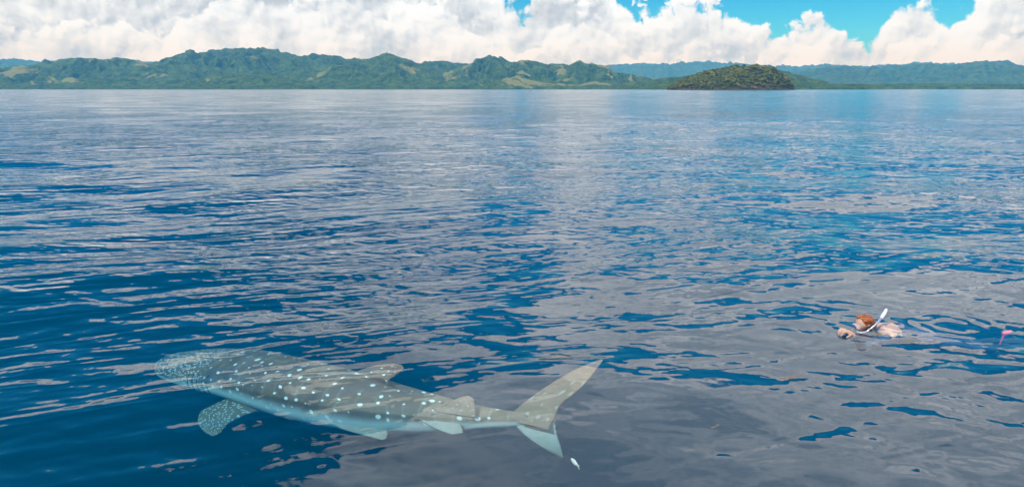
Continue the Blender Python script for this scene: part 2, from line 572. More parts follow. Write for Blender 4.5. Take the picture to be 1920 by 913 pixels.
hill('hill', 9000, [(-220, 130), (-120, 122), (-20, 114), (40, 114), (90, 117), (160, 121), (250, 121), (310, 117), (360, 122), (430, 140), (470, 166)],
     1500, 1500, 'faint blue ridge showing behind the grassy patched hill', cell=16, canopy=6, seed=3, grass=-0.8)
hill('hill', 4300, [(-260, 150), (-160, 140), (-60, 134), (0, 131), (50, 124), (110, 115), (150, 113), (200, 113), (240, 111), (262, 116), (290, 122), (340, 128), (400, 145), (450, 166)],
     1000, 700, 'green hill with pale grass patches beside the cloud topped mountain', cell=6.5, spur=0.5, spur_len=230, seed=8, grass=0.22)
hill('hill', 4800, [(230, 166), (260, 140), (290, 126), (340, 119), (375, 109), (400, 98), (430, 93), (470, 98), (505, 93), (530, 100), (558, 109), (600, 104), (630, 108), (660, 116), (720, 130), (790, 150), (830, 166)],
     1300, 900, 'tallest dark green forested mountain with its top against the clouds', cell=6.5, spur=0.34, spur_len=300, seed=15, grass=-0.3)
hill('hill', 3500, [(310, 167), (350, 154), (400, 144), (450, 140), (500, 143), (545, 151), (585, 158), (620, 167)],
     420, 400, 'low light green wooded hill at the foot of the tallest mountain', cell=5, spur=0.25, spur_len=140, seed=23, grass=-0.05)
hill('hill', 4050, [(570, 167), (605, 142), (640, 120), (665, 113), (690, 112), (722, 104), (748, 108), (772, 119), (795, 128), (840, 145), (900, 160), (930, 167)],
     800, 600, 'rounded green peak covered in bright forest', cell=5.5, spur=0.4, spur_len=210, seed=31, grass=-0.08)
hill('hill', 4700, [(700, 167), (740, 132), (780, 121), (812, 119), (830, 116), (860, 120), (900, 124), (960, 130), (1010, 150), (1040, 167)],
     800, 600, 'dark wooded saddle between the green peak and the grassy dome', cell=6.5, spur=0.4, spur_len=210, seed=37, grass=-0.3)
hill('hill', 4150, [(770, 167), (820, 145), (858, 130), (885, 118), (905, 112), (930, 111), (955, 118), (972, 116), (990, 114), (1008, 119), (1030, 125), (1060, 124), (1090, 128), (1140, 140), (1190, 156), (1215, 167)],
     800, 600, 'dome shaped hill with yellow grass spurs and dark gullies', cell=5.5, spur=0.6, spur_len=170, seed=44, grass=0.16)
hill('hill', 3900, [(1000, 167), (1035, 146), (1060, 129), (1085, 119), (1100, 120), (1130, 129), (1170, 141), (1210, 149), (1250, 155), (1310, 161), (1340, 167)],
     620, 500, 'pointed grassy cone hill sloping down to the coast', cell=5, spur=0.6, spur_len=150, seed=52, grass=0.30)
hill('hill', 3450, [(915, 167), (940, 157), (965, 147), (985, 142), (1010, 149), (1040, 157), (1065, 161), (1085, 167)],
     300, 300, 'small bare grassy knoll in front of the dome shaped hill', cell=4.5, spur=0.4, spur_len=110, seed=58, grass=0.5)
hill('hill', 11000, [(1020, 150), (1080, 130), (1140, 124), (1200, 121), (1260, 121), (1320, 118), (1360, 121), (1410, 122), (1450, 125), (1480, 128), (1530, 124), (1580, 123), (1620, 127), (1680, 123), (1730, 120), (1800, 123), (1860, 125), (1960, 124), (2100, 128), (2240, 140)],
     2200, 1500, 'long pale blue mountain range far behind the islet', cell=20, spur=0.4, spur_len=700, canopy=6, seed=61, grass=-0.8)
hill('hill', 7000, [(1400, 167), (1450, 142), (1500, 136), (1550, 126), (1590, 128), (1640, 131), (1690, 125), (1740, 123), (1775, 128), (1800, 121), (1825, 118), (1852, 119), (1885, 128), (1930, 137), (2000, 143), (2120, 150), (2200, 167)],
     1700, 1200, 'broad blue green mountain range beside the islet, behind the domed hill', cell=11, spur=0.5, spur_len=430, seed=67, grass=-0.45)
hill('hill', 6000, [(1700, 167), (1735, 152), (1770, 138), (1795, 126), (1812, 119), (1828, 117), (1848, 119), (1866, 126), (1890, 134), (1930, 141), (1990, 150), (2080, 167)],
     900, 700, 'dark dome topped hill rising from the low wooded coast', cell=8, spur=0.3, spur_len=330, seed=71, grass=-0.9)
hill('hill', 2700, [(1150, 167), (1200, 158), (1260, 149), (1330, 138), (1400, 130), (1445, 131), (1480, 140), (1520, 151), (1548, 160), (1562, 167)],
     420, 400, 'dark wooded headland directly behind the islet', cell=5, spur=0.3, spur_len=160, seed=73, grass=-0.6)
hill('hill', 3200, [(1200, 167), (1260, 163), (1400, 162), (1560, 161.5), (1640, 162), (1760, 161), (1850, 162), (1960, 161), (2150, 162), (2200, 167)],
     120, 400, 'low wooded coast strip along the far shore', cell=5, spur=0.0, spur_len=90, canopy=7, seed=79, grass=-0.5)
hill('hill', 3300, [(-260, 167), (-200, 164), (0, 164), (150, 165), (300, 165), (480, 164), (640, 165), (800, 164), (1000, 165), (1180, 164), (1280, 167)],
     70, 300, 'thin tree lined shore at the foot of the green hills', cell=5, spur=0.0, spur_len=90, canopy=6, seed=83, grass=-0.4)

# ------------------------------------------------------------------ islet with forest
def leaf_material(name, cols):
    m, e = material(name)
    o = e.n('ShaderNodeOutputMaterial')
    p = e.n('ShaderNodeBsdfPrincipled')
    p.inputs['Roughness'].default_value = 0.75
    p.inputs['Specular IOR Level'].default_value = 0.2
    ra = e.n('ShaderNodeAttribute'); ra.attribute_name = 'tone'
    pos = e.n('ShaderNodeNewGeometry').outputs['Position']
    n2 = e.noise(pos, 0.7, 3.0, 0.6)
    f = e.m('ADD', ra.outputs['Fac'], e.m('MULTIPLY', e.m('SUBTRACT', n2, 0.5), 0.7))
    c = e.mix(e.mr(f, 0.1, 0.6), cols[0], cols[1])
    c = e.mix(e.mr(f, 0.6, 1.0), c, cols[2])
    e.put(p.inputs['Base Color'], c)
    e.put(o.inputs[0], p.outputs[0])
    return m
LEAF = leaf_material('islet_foliage', ((0.028, 0.048, 0.012), (0.10, 0.115, 0.022), (0.21, 0.185, 0.045)))
BARK = principled('bark', (0.16, 0.12, 0.085), 0.9, 0.1, 0.4, 3.0)
ROCK = principled('shore_rock', (0.13, 0.075, 0.055), 0.9, 0.2, 0.5, 0.4)

ISL_D = 1500.0
ISL_PROF = [(1252, 167), (1264, 161), (1280, 153), (1305, 144), (1335, 137), (1365, 131), (1400, 127), (1425, 127), (1445, 131), (1460, 139), (1470, 148), (1478, 158), (1484, 167)]
_ip = [at_y(a, b, ISL_D) for a, b in ISL_PROF]
_ix = np.array([q.x for q in _ip]); _ih = np.array([max(q.z - 2.0, 0) for q in _ip])
ISL_F, ISL_B = 95.0, 110.0
def islet_h(X, Y):
    H = np.interp(X, _ix, _ih)
    u = np.where(Y < ISL_D, (Y - (ISL_D - ISL_F)) / ISL_F, (ISL_D + ISL_B - Y) / ISL_B)
    u = np.clip(u, 0, 1)
    mid = 0.5 * (_ix[0] + _ix[-1]); half = 0.5 * (_ix[-1] - _ix[0])
    q = np.sqrt(np.clip(1 - ((X - mid) / half) ** 2, 0, 1))
    uu = np.clip((u - (1 - q)) / np.maximum(q, 0.05), 0, 1)
    s = np.sin(uu * np.pi / 2) ** 0.75
    return H * s * (1 + 0.12 * fbm(X / 35.0, Y / 35.0, 3, 5)) + np.where(uu > 0, 1.5 * sstep(0, 0.05, uu), -3.0)

def build_islet():
    x = np.linspace(_ix[0] - 5, _ix[-1] + 5, 140)
    y = np.linspace(ISL_D - ISL_F - 4, ISL_D + ISL_B + 4, 110)
    X, Y = np.meshgrid(x, y)
    Z = islet_h(X, Y)
    me = grid_mesh('islet', np.stack([X, Y, Z], -1))
    g = np.full(X.shape, -1.0)
    attr(me, 'grass', g)
    o = link('islet', me, principled('islet_soil', (0.075, 0.06, 0.035), 0.95, 0.1, 0.5, 0.2))
    tag(o, 'small dome shaped islet with a red brown rocky shore', 'islet', kind='structure')
    return o
islet = build_islet()

_ico = None
def ico(sub=1):
    bm = bmesh.new()
    bmesh.ops.create_icosphere(bm, subdivisions=sub, radius=1.0)
    v = np.array([q.co[:] for q in bm.verts]); f = np.array([[a.index for a in p.verts] for p in bm.faces])
    bm.free()
    return v, f
ICO1, ICO2 = ico(1), ico(2)

def crown_arrays(rng, rx, rz, clumps, leaves=0):
    """one crown: a cloud of small ragged leaf clumps on and inside an uneven ellipsoid"""
    vs, fs, tn = [], [], []
    n0 = 0
    base_v, base_f = ICO1
    for i in range(clumps):
        d = rng.randn(3); d /= np.linalg.norm(d) + 1e-6
        d[2] = abs(d[2]) * 0.9 - 0.15
        rr = rng.uniform(0.55, 1.0)
        c = d * np.array([rx, rx, rz]) * rr
        s = rx * rng.uniform(0.20, 0.42)
        v = base_v * (1 + rng.uniform(-0.38, 0.38, (len(base_v), 1))) * s * np.array([1.15, 1.15, 0.75])
        vs.append(v + c); fs.append(base_f + n0); n0 += len(v)
        tn.append(np.full(len(v), rng.uniform(-0.18, 0.18)))
    return np.concatenate(vs), np.concatenate(fs), np.concatenate(tn)

def build_forest():
    rng = np.random.RandomState(4)
    protos = [crown_arrays(rng, 1.0, 0.85, 16) for _ in range(10)]
    V, F, T = [], [], []
    n0 = 0
    tries = 0
    count = 0
    while count < 2300 and tries < 40000:
        tries += 1
        X = rng.uniform(_ix[0] + 1, _ix[-1] - 1); Y = ISL_D + rng.uniform(-ISL_F, ISL_B * 0.35)
        z = float(islet_h(np.array([[X]]), np.array([[Y]]))[0, 0])
        if z < 1.3:
            continue
        r = rng.uniform(2.0, 4.6) * (1.0 if z > 5 else 0.75)
        v, f, tn = protos[rng.randint(len(protos))]
        a = rng.rand() * 6.28
        c, s = math.cos(a), math.sin(a)
        vv = np.stack([v[:, 0] * c - v[:, 1] * s, v[:, 0] * s + v[:, 1] * c, v[:, 2] * rng.uniform(0.8, 1.5)], -1) * r
        vv += (X, Y, z + r * 0.55)
        V.append(vv); F.append(f + n0); n0 += len(v)
        T.append(tn + np.clip(rng.normal(0.42, 0.22), 0, 1))
        count += 1
    me = bpy.data.meshes.new('forest')
    fill_mesh(me, np.concatenate(V), np.concatenate(F))
    attr(me, 'tone', np.concatenate(T))
    o = link('forest', me, LEAF, smooth=False)
    tag(o, 'dense olive green forest covering the small islet', 'forest', kind='stuff')
build_forest()

def build_shore_rocks():
    rng = np.random.RandomState(9)
    V, F = [], []
    n0 = 0
    v0, f0 = ICO1
    for i in range(420):
        X = rng.uniform(_ix[0] + 1, _ix[-1] - 1)
        mid = 0.5 * (_ix[0] + _ix[-1]); half = 0.5 * (_ix[-1] - _ix[0])
        q = math.sqrt(max(0.0, 1 - ((X - mid) / half) ** 2))
        Y = ISL_D - ISL_F * q + rng.uniform(-2, 3)
        s = rng.uniform(0.7, 1.9)
        v = v0 * (1 + rng.uniform(-0.3, 0.3, (len(v0), 1))) * s * np.array([1.3, 1.0, 0.9])
        V.append(v + (X, Y, rng.uniform(-0.3, 1.2))); F.append(f0 + n0); n0 += len(v)
    me = bpy.data.meshes.new('shore_rocks')
    fill_mesh(me, np.concatenate(V), np.concatenate(F))
    o = link('rocky_shore', me, ROCK, smooth=False)
    tag(o, 'reddish brown rocks along the waterline of the islet', 'rocks', kind='stuff')
build_shore_rocks()

def tube(pts, rads, seg=8, cap=True):
    """tapered tube through points: arrays (verts, quads)"""
    pts = [Vector(p) for p in pts]
    V = []
    up = Vector((0, 0, 1))
    for i, p in enumerate(pts):
        d = (pts[min(i + 1, len(pts) - 1)] - pts[max(i - 1, 0)]).normalized()
        a = d.cross(up)
        if a.length < 0.05: a = d.cross(Vector((1, 0, 0)))
        a.normalize(); b = a.cross(d).normalized()
        for k in range(seg):
            t = 2 * math.pi * k / seg
            V.append(p + (a * math.cos(t) + b * math.sin(t)) * rads[i])
    F = []
    for i in range(len(pts) - 1):
        for k in range(seg):
            F.append([i * seg + k, i * seg + (k + 1) % seg, (i + 1) * seg + (k + 1) % seg, (i + 1) * seg + k])
    if cap:
        F.append(list(range(seg))[::-1]); F.append([(len(pts) - 1) * seg + k for k in range(seg)])
    return V, F
def pymesh(name, V, F):
    me = bpy.data.meshes.new(name)
    me.from_pydata([tuple(v) for v in V], [], F)
    me.update()
    return me

def emergent_trees():
    rng = np.random.RandomState(21)
    for px in (1290, 1318, 1342, 1368, 1378, 1392, 1407, 1416, 1432, 1447, 1458, 1468):
        X = at_y(px, 150, ISL_D).x
        z = float(islet_h(np.array([[X]]), np.array([[ISL_D]]))[0, 0])
        r = rng.uniform(2.8, 4.4); hgt = rng.uniform(6.0, 8.5)
        root = empty('tree', (X, ISL_D - rng.uniform(0, 6), z - 0.3))
        tag(root, 'tall tree standing above the canopy along the crest of the islet', 'tree', 'tall trees on the crest of the islet')
        lean = rng.uniform(-0.8, 0.8)
        V, F = tube([(0, 0, 0), (lean * 0.3, 0, hgt * 0.45), (lean, 0, hgt * 0.95)], [0.45, 0.32, 0.15], 6)
        for a in (0.6, 2.4, 4.4):
            v2, f2 = tube([(lean * 0.5, 0, hgt * 0.6), (lean + math.cos(a) * r * 0.6, math.sin(a) * r * 0.6, hgt * 0.95)], [0.2, 0.07], 5)
            F += [[q + len(V) for q in f] for f in f2]; V += v2
        link('trunk', pymesh('trunk', V, F), BARK, root)
        v, f, tn = crown_arrays(rng, r, r * rng.uniform(0.55, 0.9), 30)
        me = bpy.data.meshes.new('crown')
        fill_mesh(me, v + (lean, 0, hgt * 0.95), f)
        attr(me, 'tone', tn + rng.uniform(0.15, 0.5))
        link('crown', me, LEAF, root, smooth=False)
emergent_trees()

# ------------------------------------------------------------------ whale shark
def shark_material():
    m, e = material('whale_shark_skin')
    o = e.n('ShaderNodeOutputMaterial')
    p = e.n('ShaderNodeBsdfPrincipled')
    p.inputs['Roughness'].default_value = 0.55
    p.inputs['Specular IOR Level'].default_value = 0.25
    ls = e.n('ShaderNodeAttribute'); ls.attribute_name = 'along'     # metres from the snout
    ar = e.n('ShaderNodeAttribute'); ar.attribute_name = 'around'    # metres from the spine, along the skin
    be = e.n('ShaderNodeAttribute'); be.attribute_name = 'belly'     # 0 back .. 1 belly
    L, A, B = ls.outputs['Fac'], ar.outputs['Fac'], be.outputs['Fac']
    uv = e.xyz(L, A, 0.0)
    pos = e.n('ShaderNodeTexCoord').outputs['Object']
    n1 = e.noise(pos, 3.2, 5.0, 0.6)
    n2 = e.noise(pos, 14.0, 4.0, 0.6)
    back = e.mix(e.mr(n1, 0.3, 0.7), (0.075, 0.056, 0.044), (0.245, 0.165, 0.115))
    back = e.mix(e.m('MULTIPLY', n2, 0.45), back, (0.32, 0.215, 0.15))
    skin = e.mix(e.mr(e.m('ADD', B, e.m('MULTIPLY', e.m('SUBTRACT', n1, 0.5), 0.08)), 0.42, 0.58), back, (0.70, 0.76, 0.72))
    pa = e.n('ShaderNodeAttribute'); pa.attribute_name = 'pale'
    skin = e.mix(e.m('MULTIPLY', pa.outputs['Fac'], e.mr(B, 0.4, 0.7, 1.0, 0.0)), skin, e.mix(n1, (0.27, 0.175, 0.12), (0.48, 0.32, 0.22)))
    # rows of pale spots, dense and small on the head, larger and sparser on the flank
    wob = e.v('SCALE', e.v('SUBTRACT', e.noise(uv, 3.0, 1.0, 0.5, dim='2D', col=True), (0.5, 0.5, 0.5)), scale=0.08)
    uvw = e.v('ADD', uv, wob)
    body = e.voro(e.v('MULTIPLY', uvw, (5.8, 7.6, 1)), 1.0, rnd=0.72)
    bcol = e.voro(e.v('MULTIPLY', uvw, (5.8, 7.6, 1)), 1.0, rnd=0.72, out='Color')
    rad = e.mr(e.sep(bcol)[0], 0.0, 1.0, 0.04, 0.165, smooth=False)
    sb = e.mr(e.m('SUBTRACT', body, rad), -0.035, 0.05, 1.0, 0.0)
    head = e.voro(e.v('MULTIPLY', uvw, (19.0, 21.0, 1)), 1.0, rnd=0.9)
    sh = e.mr(head, 0.14, 0.26, 1.0, 0.0)
    hf = e.mr(L, 0.95, 1.30)
    spots = e.m('ADD', e.m('MULTIPLY', sb, hf), e.m('MULTIPLY', sh, e.m('SUBTRACT', 1.0, hf)))
    spots = e.m('MULTIPLY', spots, e.mr(B, 0.62, 0.80, 1.0, 0.25))
    # faint pale bars across the back
    bars = e.m('SINE', e.m('MULTIPLY', e.sep(uvw)[0], 5.8 * 6.2832))
    bars = e.m('MULTIPLY', e.mr(bars, 0.82, 1.0), e.m('MULTIPLY', hf, 0.10))
    bars = e.m('MULTIPLY', bars, e.mr(n1, 0.4, 0.6))
    sp = e.n('ShaderNodeAttribute'); sp.attribute_name = 'spotted'
    fac = e.m('MULTIPLY', e.m('MAXIMUM', spots, bars), sp.outputs['Fac'], clamp=True)
    col = e.mix(fac, skin, (0.95, 0.95, 0.88))
    e.put(p.inputs['Base Color'], col)
    e.put(o.inputs[0], p.outputs[0])
    return m
SHARK = shark_material()

def catmull(P, n):
    """smooth samples through control rows, at evenly spread parameters"""
    P = np.array(P, float)
    k = len(P)
    u = np.linspace(0, k - 1, n)
    i = np.clip(np.floor(u).astype(int), 0, k - 2)
    f = (u - i)[:, None]
    p0, p1, p2, p3 = P[np.clip(i - 1, 0, k - 1)], P[i], P[i + 1], P[np.clip(i + 2, 0, k - 1)]
    return 0.5 * ((2 * p1) + (-p0 + p2) * f + (2 * p0 - 5 * p1 + 4 * p2 - p3) * f * f + (-p0 + 3 * p1 - 3 * p2 + p3) * f ** 3)

def build_shark():
    # spine through the photograph's outline at chosen depths below the surface
    spine_px = [(318, 672, -0.92), (345, 681, -0.91), (400, 690, -0.88), (470, 702, -0.82), (560, 728, -0.74), (660, 750, -0.66), (760, 767, -0.64), (850, 778, -0.60), (920, 783, -0.57), (985, 786, -0.55)]
    spine = [at_z(*q) for q in spine_px]
    origin = spine[5].copy(); origin.z = 0.0
    root = empty('whale_shark', origin)
    tag(root, 'grey brown whale shark with rows of white spots swimming just under the surface', 'whale shark')
    #       half width, up, down  (metres) at the spine points
    prof = [(0.20, 0.045, 0.05), (0.37, 0.11, 0.11), (0.44, 0.185, 0.185), (0.44, 0.235, 0.24), (0.42, 0.275, 0.28), (0.37, 0.255, 0.27), (0.27, 0.20, 0.22), (0.17, 0.14, 0.15), (0.10, 0.09, 0.095), (0.05, 0.06, 0.06)]
    NS, NA = 260, 96
    C = catmull(spine, NS)
    W = catmull(prof, NS)
    seg = np.concatenate([[0], np.cumsum(np.linalg.norm(np.diff(C, axis=0), axis=1))])
    T = np.gradient(C, axis=0); T /= np.linalg.norm(T, axis=1)[:, None]
    up0 = np.array([0, 0, 1.0])
    side = np.cross(T, up0); side /= np.linalg.norm(side, axis=1)[:, None]
    upv = np.cross(side, T)
    roll = np.radians(np.linspace(-4, 2, NS))
    s2 = side * np.cos(roll)[:, None] + upv * np.sin(roll)[:, None]
    u2 = -side * np.sin(roll)[:, None] + upv * np.cos(roll)[:, None]
    th = np.linspace(0, 2 * np.pi, NA, endpoint=False)      # 0 at the back, pi at the belly
    cs, sn = np.cos(th), np.sin(th)
    e_ = 0.86
    V = np.zeros((NS, NA, 3)); AR = np.zeros((NS, NA)); BE = np.zeros((NS, NA)); AL = np.zeros((NS, NA))
    for i in range(NS):
        w, hu, hd = W[i]
        t = i / NS
        lat = np.sign(sn) * np.abs(sn) ** e_ * w
        ver = np.where(cs > 0, np.abs(cs) ** e_ * hu, -np.abs(cs) ** e_ * hd)
        # three long ridges on each flank
        rid = 0.0
        for a0 in (0.42, 0.85, 1.28):
            rid = rid + np.exp(-((np.minimum(np.abs(th - a0), np.abs(2 * np.pi - th - a0))) / 0.06) ** 2)
        k = 1 + 0.035 * rid * sstep(0.2, 0.35, t) * (1 - 0.5 * t)
        V[i] = C[i] + (s2[i][None] * lat[:, None] + u2[i][None] * ver[:, None]) * np.asarray(k)[:, None]
        tt = np.minimum(th, 2 * np.pi - th)
        AR[i] = tt * (w + hu) * 0.5 + 0.04 + np.where(th > np.pi, 7.0, 0)
        BE[i] = (1 - cs) / 2
        AL[i] = seg[i]
    # close the snout and the tail stump with collapsed rings
    def ringcap(ring, centre, k):
        return centre + (ring - centre) * k
    c0 = V[0].mean(0) - T[0] * 0.0; c1 = V[-1].mean(0)
    pre = [ringcap(V[0], c0, 0.02) - T[0] * 0.045, ringcap(V[0], c0, 0.5) - T[0] * 0.04, ringcap(V[0], c0, 0.85) - T[0] * 0.022]
    post = [ringcap(V[-1], c1, 0.6) + T[-1] * 0.03, ringcap(V[-1], c1, 0.02) + T[-1] * 0.04]
    V = np.concatenate([np.array(pre), V, np.array(post)])
    AR = np.concatenate([AR[:1]] * 3 + [AR] + [AR[-1:]] * 2)
    BE = np.concatenate([BE[:1]] * 3 + [BE] + [BE[-1:]] * 2)
    AL = np.concatenate([AL[:1] - 0.04, AL[:1] - 0.03, AL[:1] - 0.02, AL, AL[-1:], AL[-1:]])
    V -= np.array(origin)
    me = grid_mesh('body', V, wrap_u=True)
    attr(me, 'along', AL); attr(me, 'around', AR); attr(me, 'belly', BE); attr(me, 'spotted', np.ones(AL.shape)); attr(me, 'pale', sstep(2.4, 4.4, AL) * 0.55)
    bm = bmesh.new(); bm.from_mesh(me); bmesh.ops.recalc_face_normals(bm, faces=bm.faces); bm.to_mesh(me); bm.free()
    body = link('body', me, SHARK, root)

    def fin(name, rows, belly=0.2, spotted=0.0, seedL=3.0, pale=0.7, n=36, m=18, bend=None):
        """rows: (leading edge point, trailing edge point, thickness) from root to tip"""
        le = catmull([r[0] for r in rows], n); te = catmull([r[1] for r in rows], n)
        th_ = catmull([[r[2]] for r in rows], n)[:, 0]
        Vf, Lf, Af, Bf = [], [], [], []
        # thickness direction: normal of the fin's own plane
        a = le[-1] - le[0]; b = te[0] - le[0]
        nn = np.cross(a, b); nn /= np.linalg.norm(nn)
        c = np.linspace(0, 1, m)
        foil = 1.9 * np.sqrt(np.clip(c, 0, 1)) * (1 - c) + 0.05 * (1 - c)
        rng = np.random.RandomState(len(name))
        for i in range(n):
            base = le[i][None] * (1 - c)[:, None] + te[i][None] * c[:, None]
            rag = 0.012 * math.sin(i * 1.7) * c[:, None] ** 3 * (te[i] - le[i])[None]
            base = base + rag
            half = (foil * th_[i] * 0.5)[:, None] * nn[None]
            loop = np.concatenate([base + half, (base - half)[-2:0:-1]])
            Vf.append(loop)
            Lf.append(np.concatenate([c, c[-2:0:-1]]) * 0.6 + seedL); Af.append(np.full(len(loop), i / n * 0.8 + 3)); Bf.append(np.full(len(loop), belly))
        Vf = np.array(Vf)
        tip = np.repeat(Vf[-1].mean(0)[None], Vf.shape[1], 0)
        Vf = np.concatenate([Vf, tip[None]])
        Lf.append(Lf[-1]); Af.append(Af[-1]); Bf.append(Bf[-1])
        mf = grid_mesh(name, Vf - np.array(origin), wrap_u=True)
        attr(mf, 'along', np.array(Lf)); attr(mf, 'around', np.array(Af)); attr(mf, 'belly', np.array(Bf)); attr(mf, 'spotted', np.full(np.array(Lf).shape, spotted)); attr(mf, 'pale', np.linspace(pale * 0.4, pale, len(Lf))[:, None] * np.ones((1, len(Lf[0]))))
        bm = bmesh.new(); bm.from_mesh(mf); bmesh.ops.recalc_face_normals(bm, faces=bm.faces); bm.to_mesh(mf); bm.free()
        return link(name, mf, SHARK, root)
    P = lambda x, y, z: np.array(at_z(x, y, z - 0.11 * min(1.0, -z * 3.0)))
    # first dorsal fin: leans back, its rear tip free
    fin('dorsal_fin', [(P(640, 714, -0.42), P(758, 752, -0.42), 0.10), (P(662, 699, -0.33), P(753, 733, -0.34), 0.07), (P(684, 690, -0.27), P(729, 716, -0.28), 0.05), (P(708, 684, -0.21), P(743, 703, -0.22), 0.035), (P(735, 682, -0.16), P(755, 694, -0.17), 0.025), (P(752, 684, -0.14), P(757, 689, -0.14), 0.01)], 0.1, 0.8)
    fin('dorsal_fin', [(P(820, 772, -0.40), P(893, 782, -0.40), 0.05), (P(838, 757, -0.34), P(893, 772, -0.35), 0.035), (P(858, 746, -0.29), P(890, 758, -0.3), 0.025), (P(878, 741, -0.26), P(888, 747, -0.26), 0.01)], 0.1, 0.4)
    # near pectoral: broad, swept forward and down towards the viewer
    fin('pectoral_fin', [(P(462, 727, -0.84), P(528, 764, -0.84), 0.10), (P(428, 745, -0.90), P(476, 772, -0.90), 0.07), (P(398, 759, -0.96), P(440, 787, -0.96), 0.05), (P(376, 771, -1.01), P(426, 796, -1.00), 0.035), (P(371, 792, -1.04), P(412, 812, -1.03), 0.025), (P(382, 808, -1.05), P(398, 817, -1.05), 0.01)], 0.15, 0.9, seedL=0.45)
    # far pectoral, mostly hidden behind the body
    q = lambda p, o_: p + np.array(o_)
    s_at = C[70]; sd = s2[70]; tt = T[70]
    fr0 = s_at - sd * 0.33 - np.array([0, 0, 0.10])
    fin('pectoral_fin', [(fr0 - tt * 0.18, fr0 + tt * 0.22, 0.10), (fr0 - sd * 0.25 - tt * 0.10 - np.array([0, 0, .14]), fr0 - sd * 0.25 + tt * 0.26 - np.array([0, 0, .14]), 0.07), (fr0 - sd * 0.50 + tt * 0.06 - np.array([0, 0, .27]), fr0 - sd * 0.5 + tt * 0.30 - np.array([0, 0, .27]), 0.04), (fr0 - sd * 0.68 + tt * 0.26 - np.array([0, 0, .36]), fr0 - sd * 0.68 + tt * 0.34 - np.array([0, 0, .36]), 0.012)], 0.15, 0.9, seedL=0.45)
    # pelvic fins
    fin('pelvic_fin', [(P(596, 778, -0.62), P(712, 784, -0.60), 0.06), (P(634, 801, -0.66), P(724, 799, -0.64), 0.04), (P(684, 816, -0.68), P(727, 812, -0.66), 0.025), (P(716, 824, -0.70), P(724, 822, -0.70), 0.008)], 0.50, 0.2)
    fr1 = C[165] - s2[165] * 0.16 - np.array([0, 0, 0.16]); t1 = T[165]; d1 = s2[165]
    fin('pelvic_fin', [(fr1 - t1 * 0.15, fr1 + t1 * 0.18, 0.05), (fr1 - d1 * 0.1 - np.array([0, 0, .1]), fr1 - d1 * 0.1 + t1 * 0.24 - np.array([0, 0, .1]), 0.03), (fr1 - d1 * .2 + t1 * .2 - np.array([0, 0, .18]), fr1 - d1 * .2 + t1 * .28 - np.array([0, 0, .18]), 0.01)], 0.9, 0.1)
    fin('anal_fin', [(P(790, 790, -0.50), P(862, 790, -0.48), 0.04), (P(818, 804, -0.53), P(867, 801, -0.51), 0.025), (P(846, 814, -0.56), P(868, 811, -0.54), 0.012)], 0.50, 0.0)
    # crescent tail: long upper lobe, shorter pale lower lobe
    tail = fin('tail_fin', [(P(958, 792, -0.47), P(1030, 806, -0.45), 0.075), (P(962, 772, -0.40), P(1042, 780, -0.41), 0.07), (P(990, 748, -0.33), P(1053, 758, -0.35), 0.05), (P(1030, 720, -0.25), P(1082, 734, -0.26), 0.04), (P(1075, 694, -0.16), P(1107, 707, -0.17), 0.03), (P(1112, 678, -0.09), P(1120, 689, -0.10), 0.018), (P(1129, 673, -0.06), P(1130, 676, -0.06), 0.006)], 0.25, 0.25, seedL=4.2)
    fin('tail_fin_lower_lobe', [(P(956, 783, -0.45), P(1040, 779, -0.41), 0.06), (P(966, 798, -0.50), P(1042, 800, -0.47), 0.05), (P(990, 821, -0.59), P(1047, 822, -0.56), 0.035), (P(1024, 843, -0.68), P(1053, 842, -0.66), 0.022), (P(1050, 856, -0.75), P(1056, 858, -0.75), 0.008)], 0.52, 0.0, seedL=4.2)
    # eye and mouth line on the near side of the snout
    k = 22
    ey = C[k] + s2[k] * W[k][0] * 0.97 - u2[k] * 0.01 - np.array(origin)
    sd_ = 1 if (C[k] + s2[k])[1] < C[k][1] else -1
    ey = C[k] + s2[k] * sd_ * W[k][0] * 0.99 - np.array(origin)
    bm = bmesh.new(); bmesh.ops.create_uvsphere(bm, u_segments=16, v_segments=10, radius=0.022)
    mee = bpy.data.meshes.new('eye'); bm.to_mesh(mee); bm.free()
    eo = link('eye', mee, principled('shark_eye', (0.01, 0.01, 0.012), 0.15, 0.5), root); eo.location = ey
    # gill slits as thin dark grooves standing on the near flank
    gm = principled('gill_slit', (0.03, 0.03, 0.032), 0.8, 0.1)
    for j in range(5):
        i = 62 + j * 4
        pts, rr = [], []
        for a in np.linspace(1.05, 1.95, 9):
            w, hu, hd = W[i]
            s_, c_ = math.sin(a), math.cos(a)
            lat = abs(s_) ** e_ * w * sd_
            ver = abs(c_) ** e_ * (hu if c_ > 0 else -hd)
            pts.append(Vector(C[i] + s2[i] * lat + u2[i] * ver - T[i] * 0.02 * s_) - origin)
            rr.append(0.007)
        Vt, Ft = tube(pts, rr, 6)
        link('gill_slit', pymesh('gill_slit', Vt, Ft), gm, root)
    return root
build_shark()

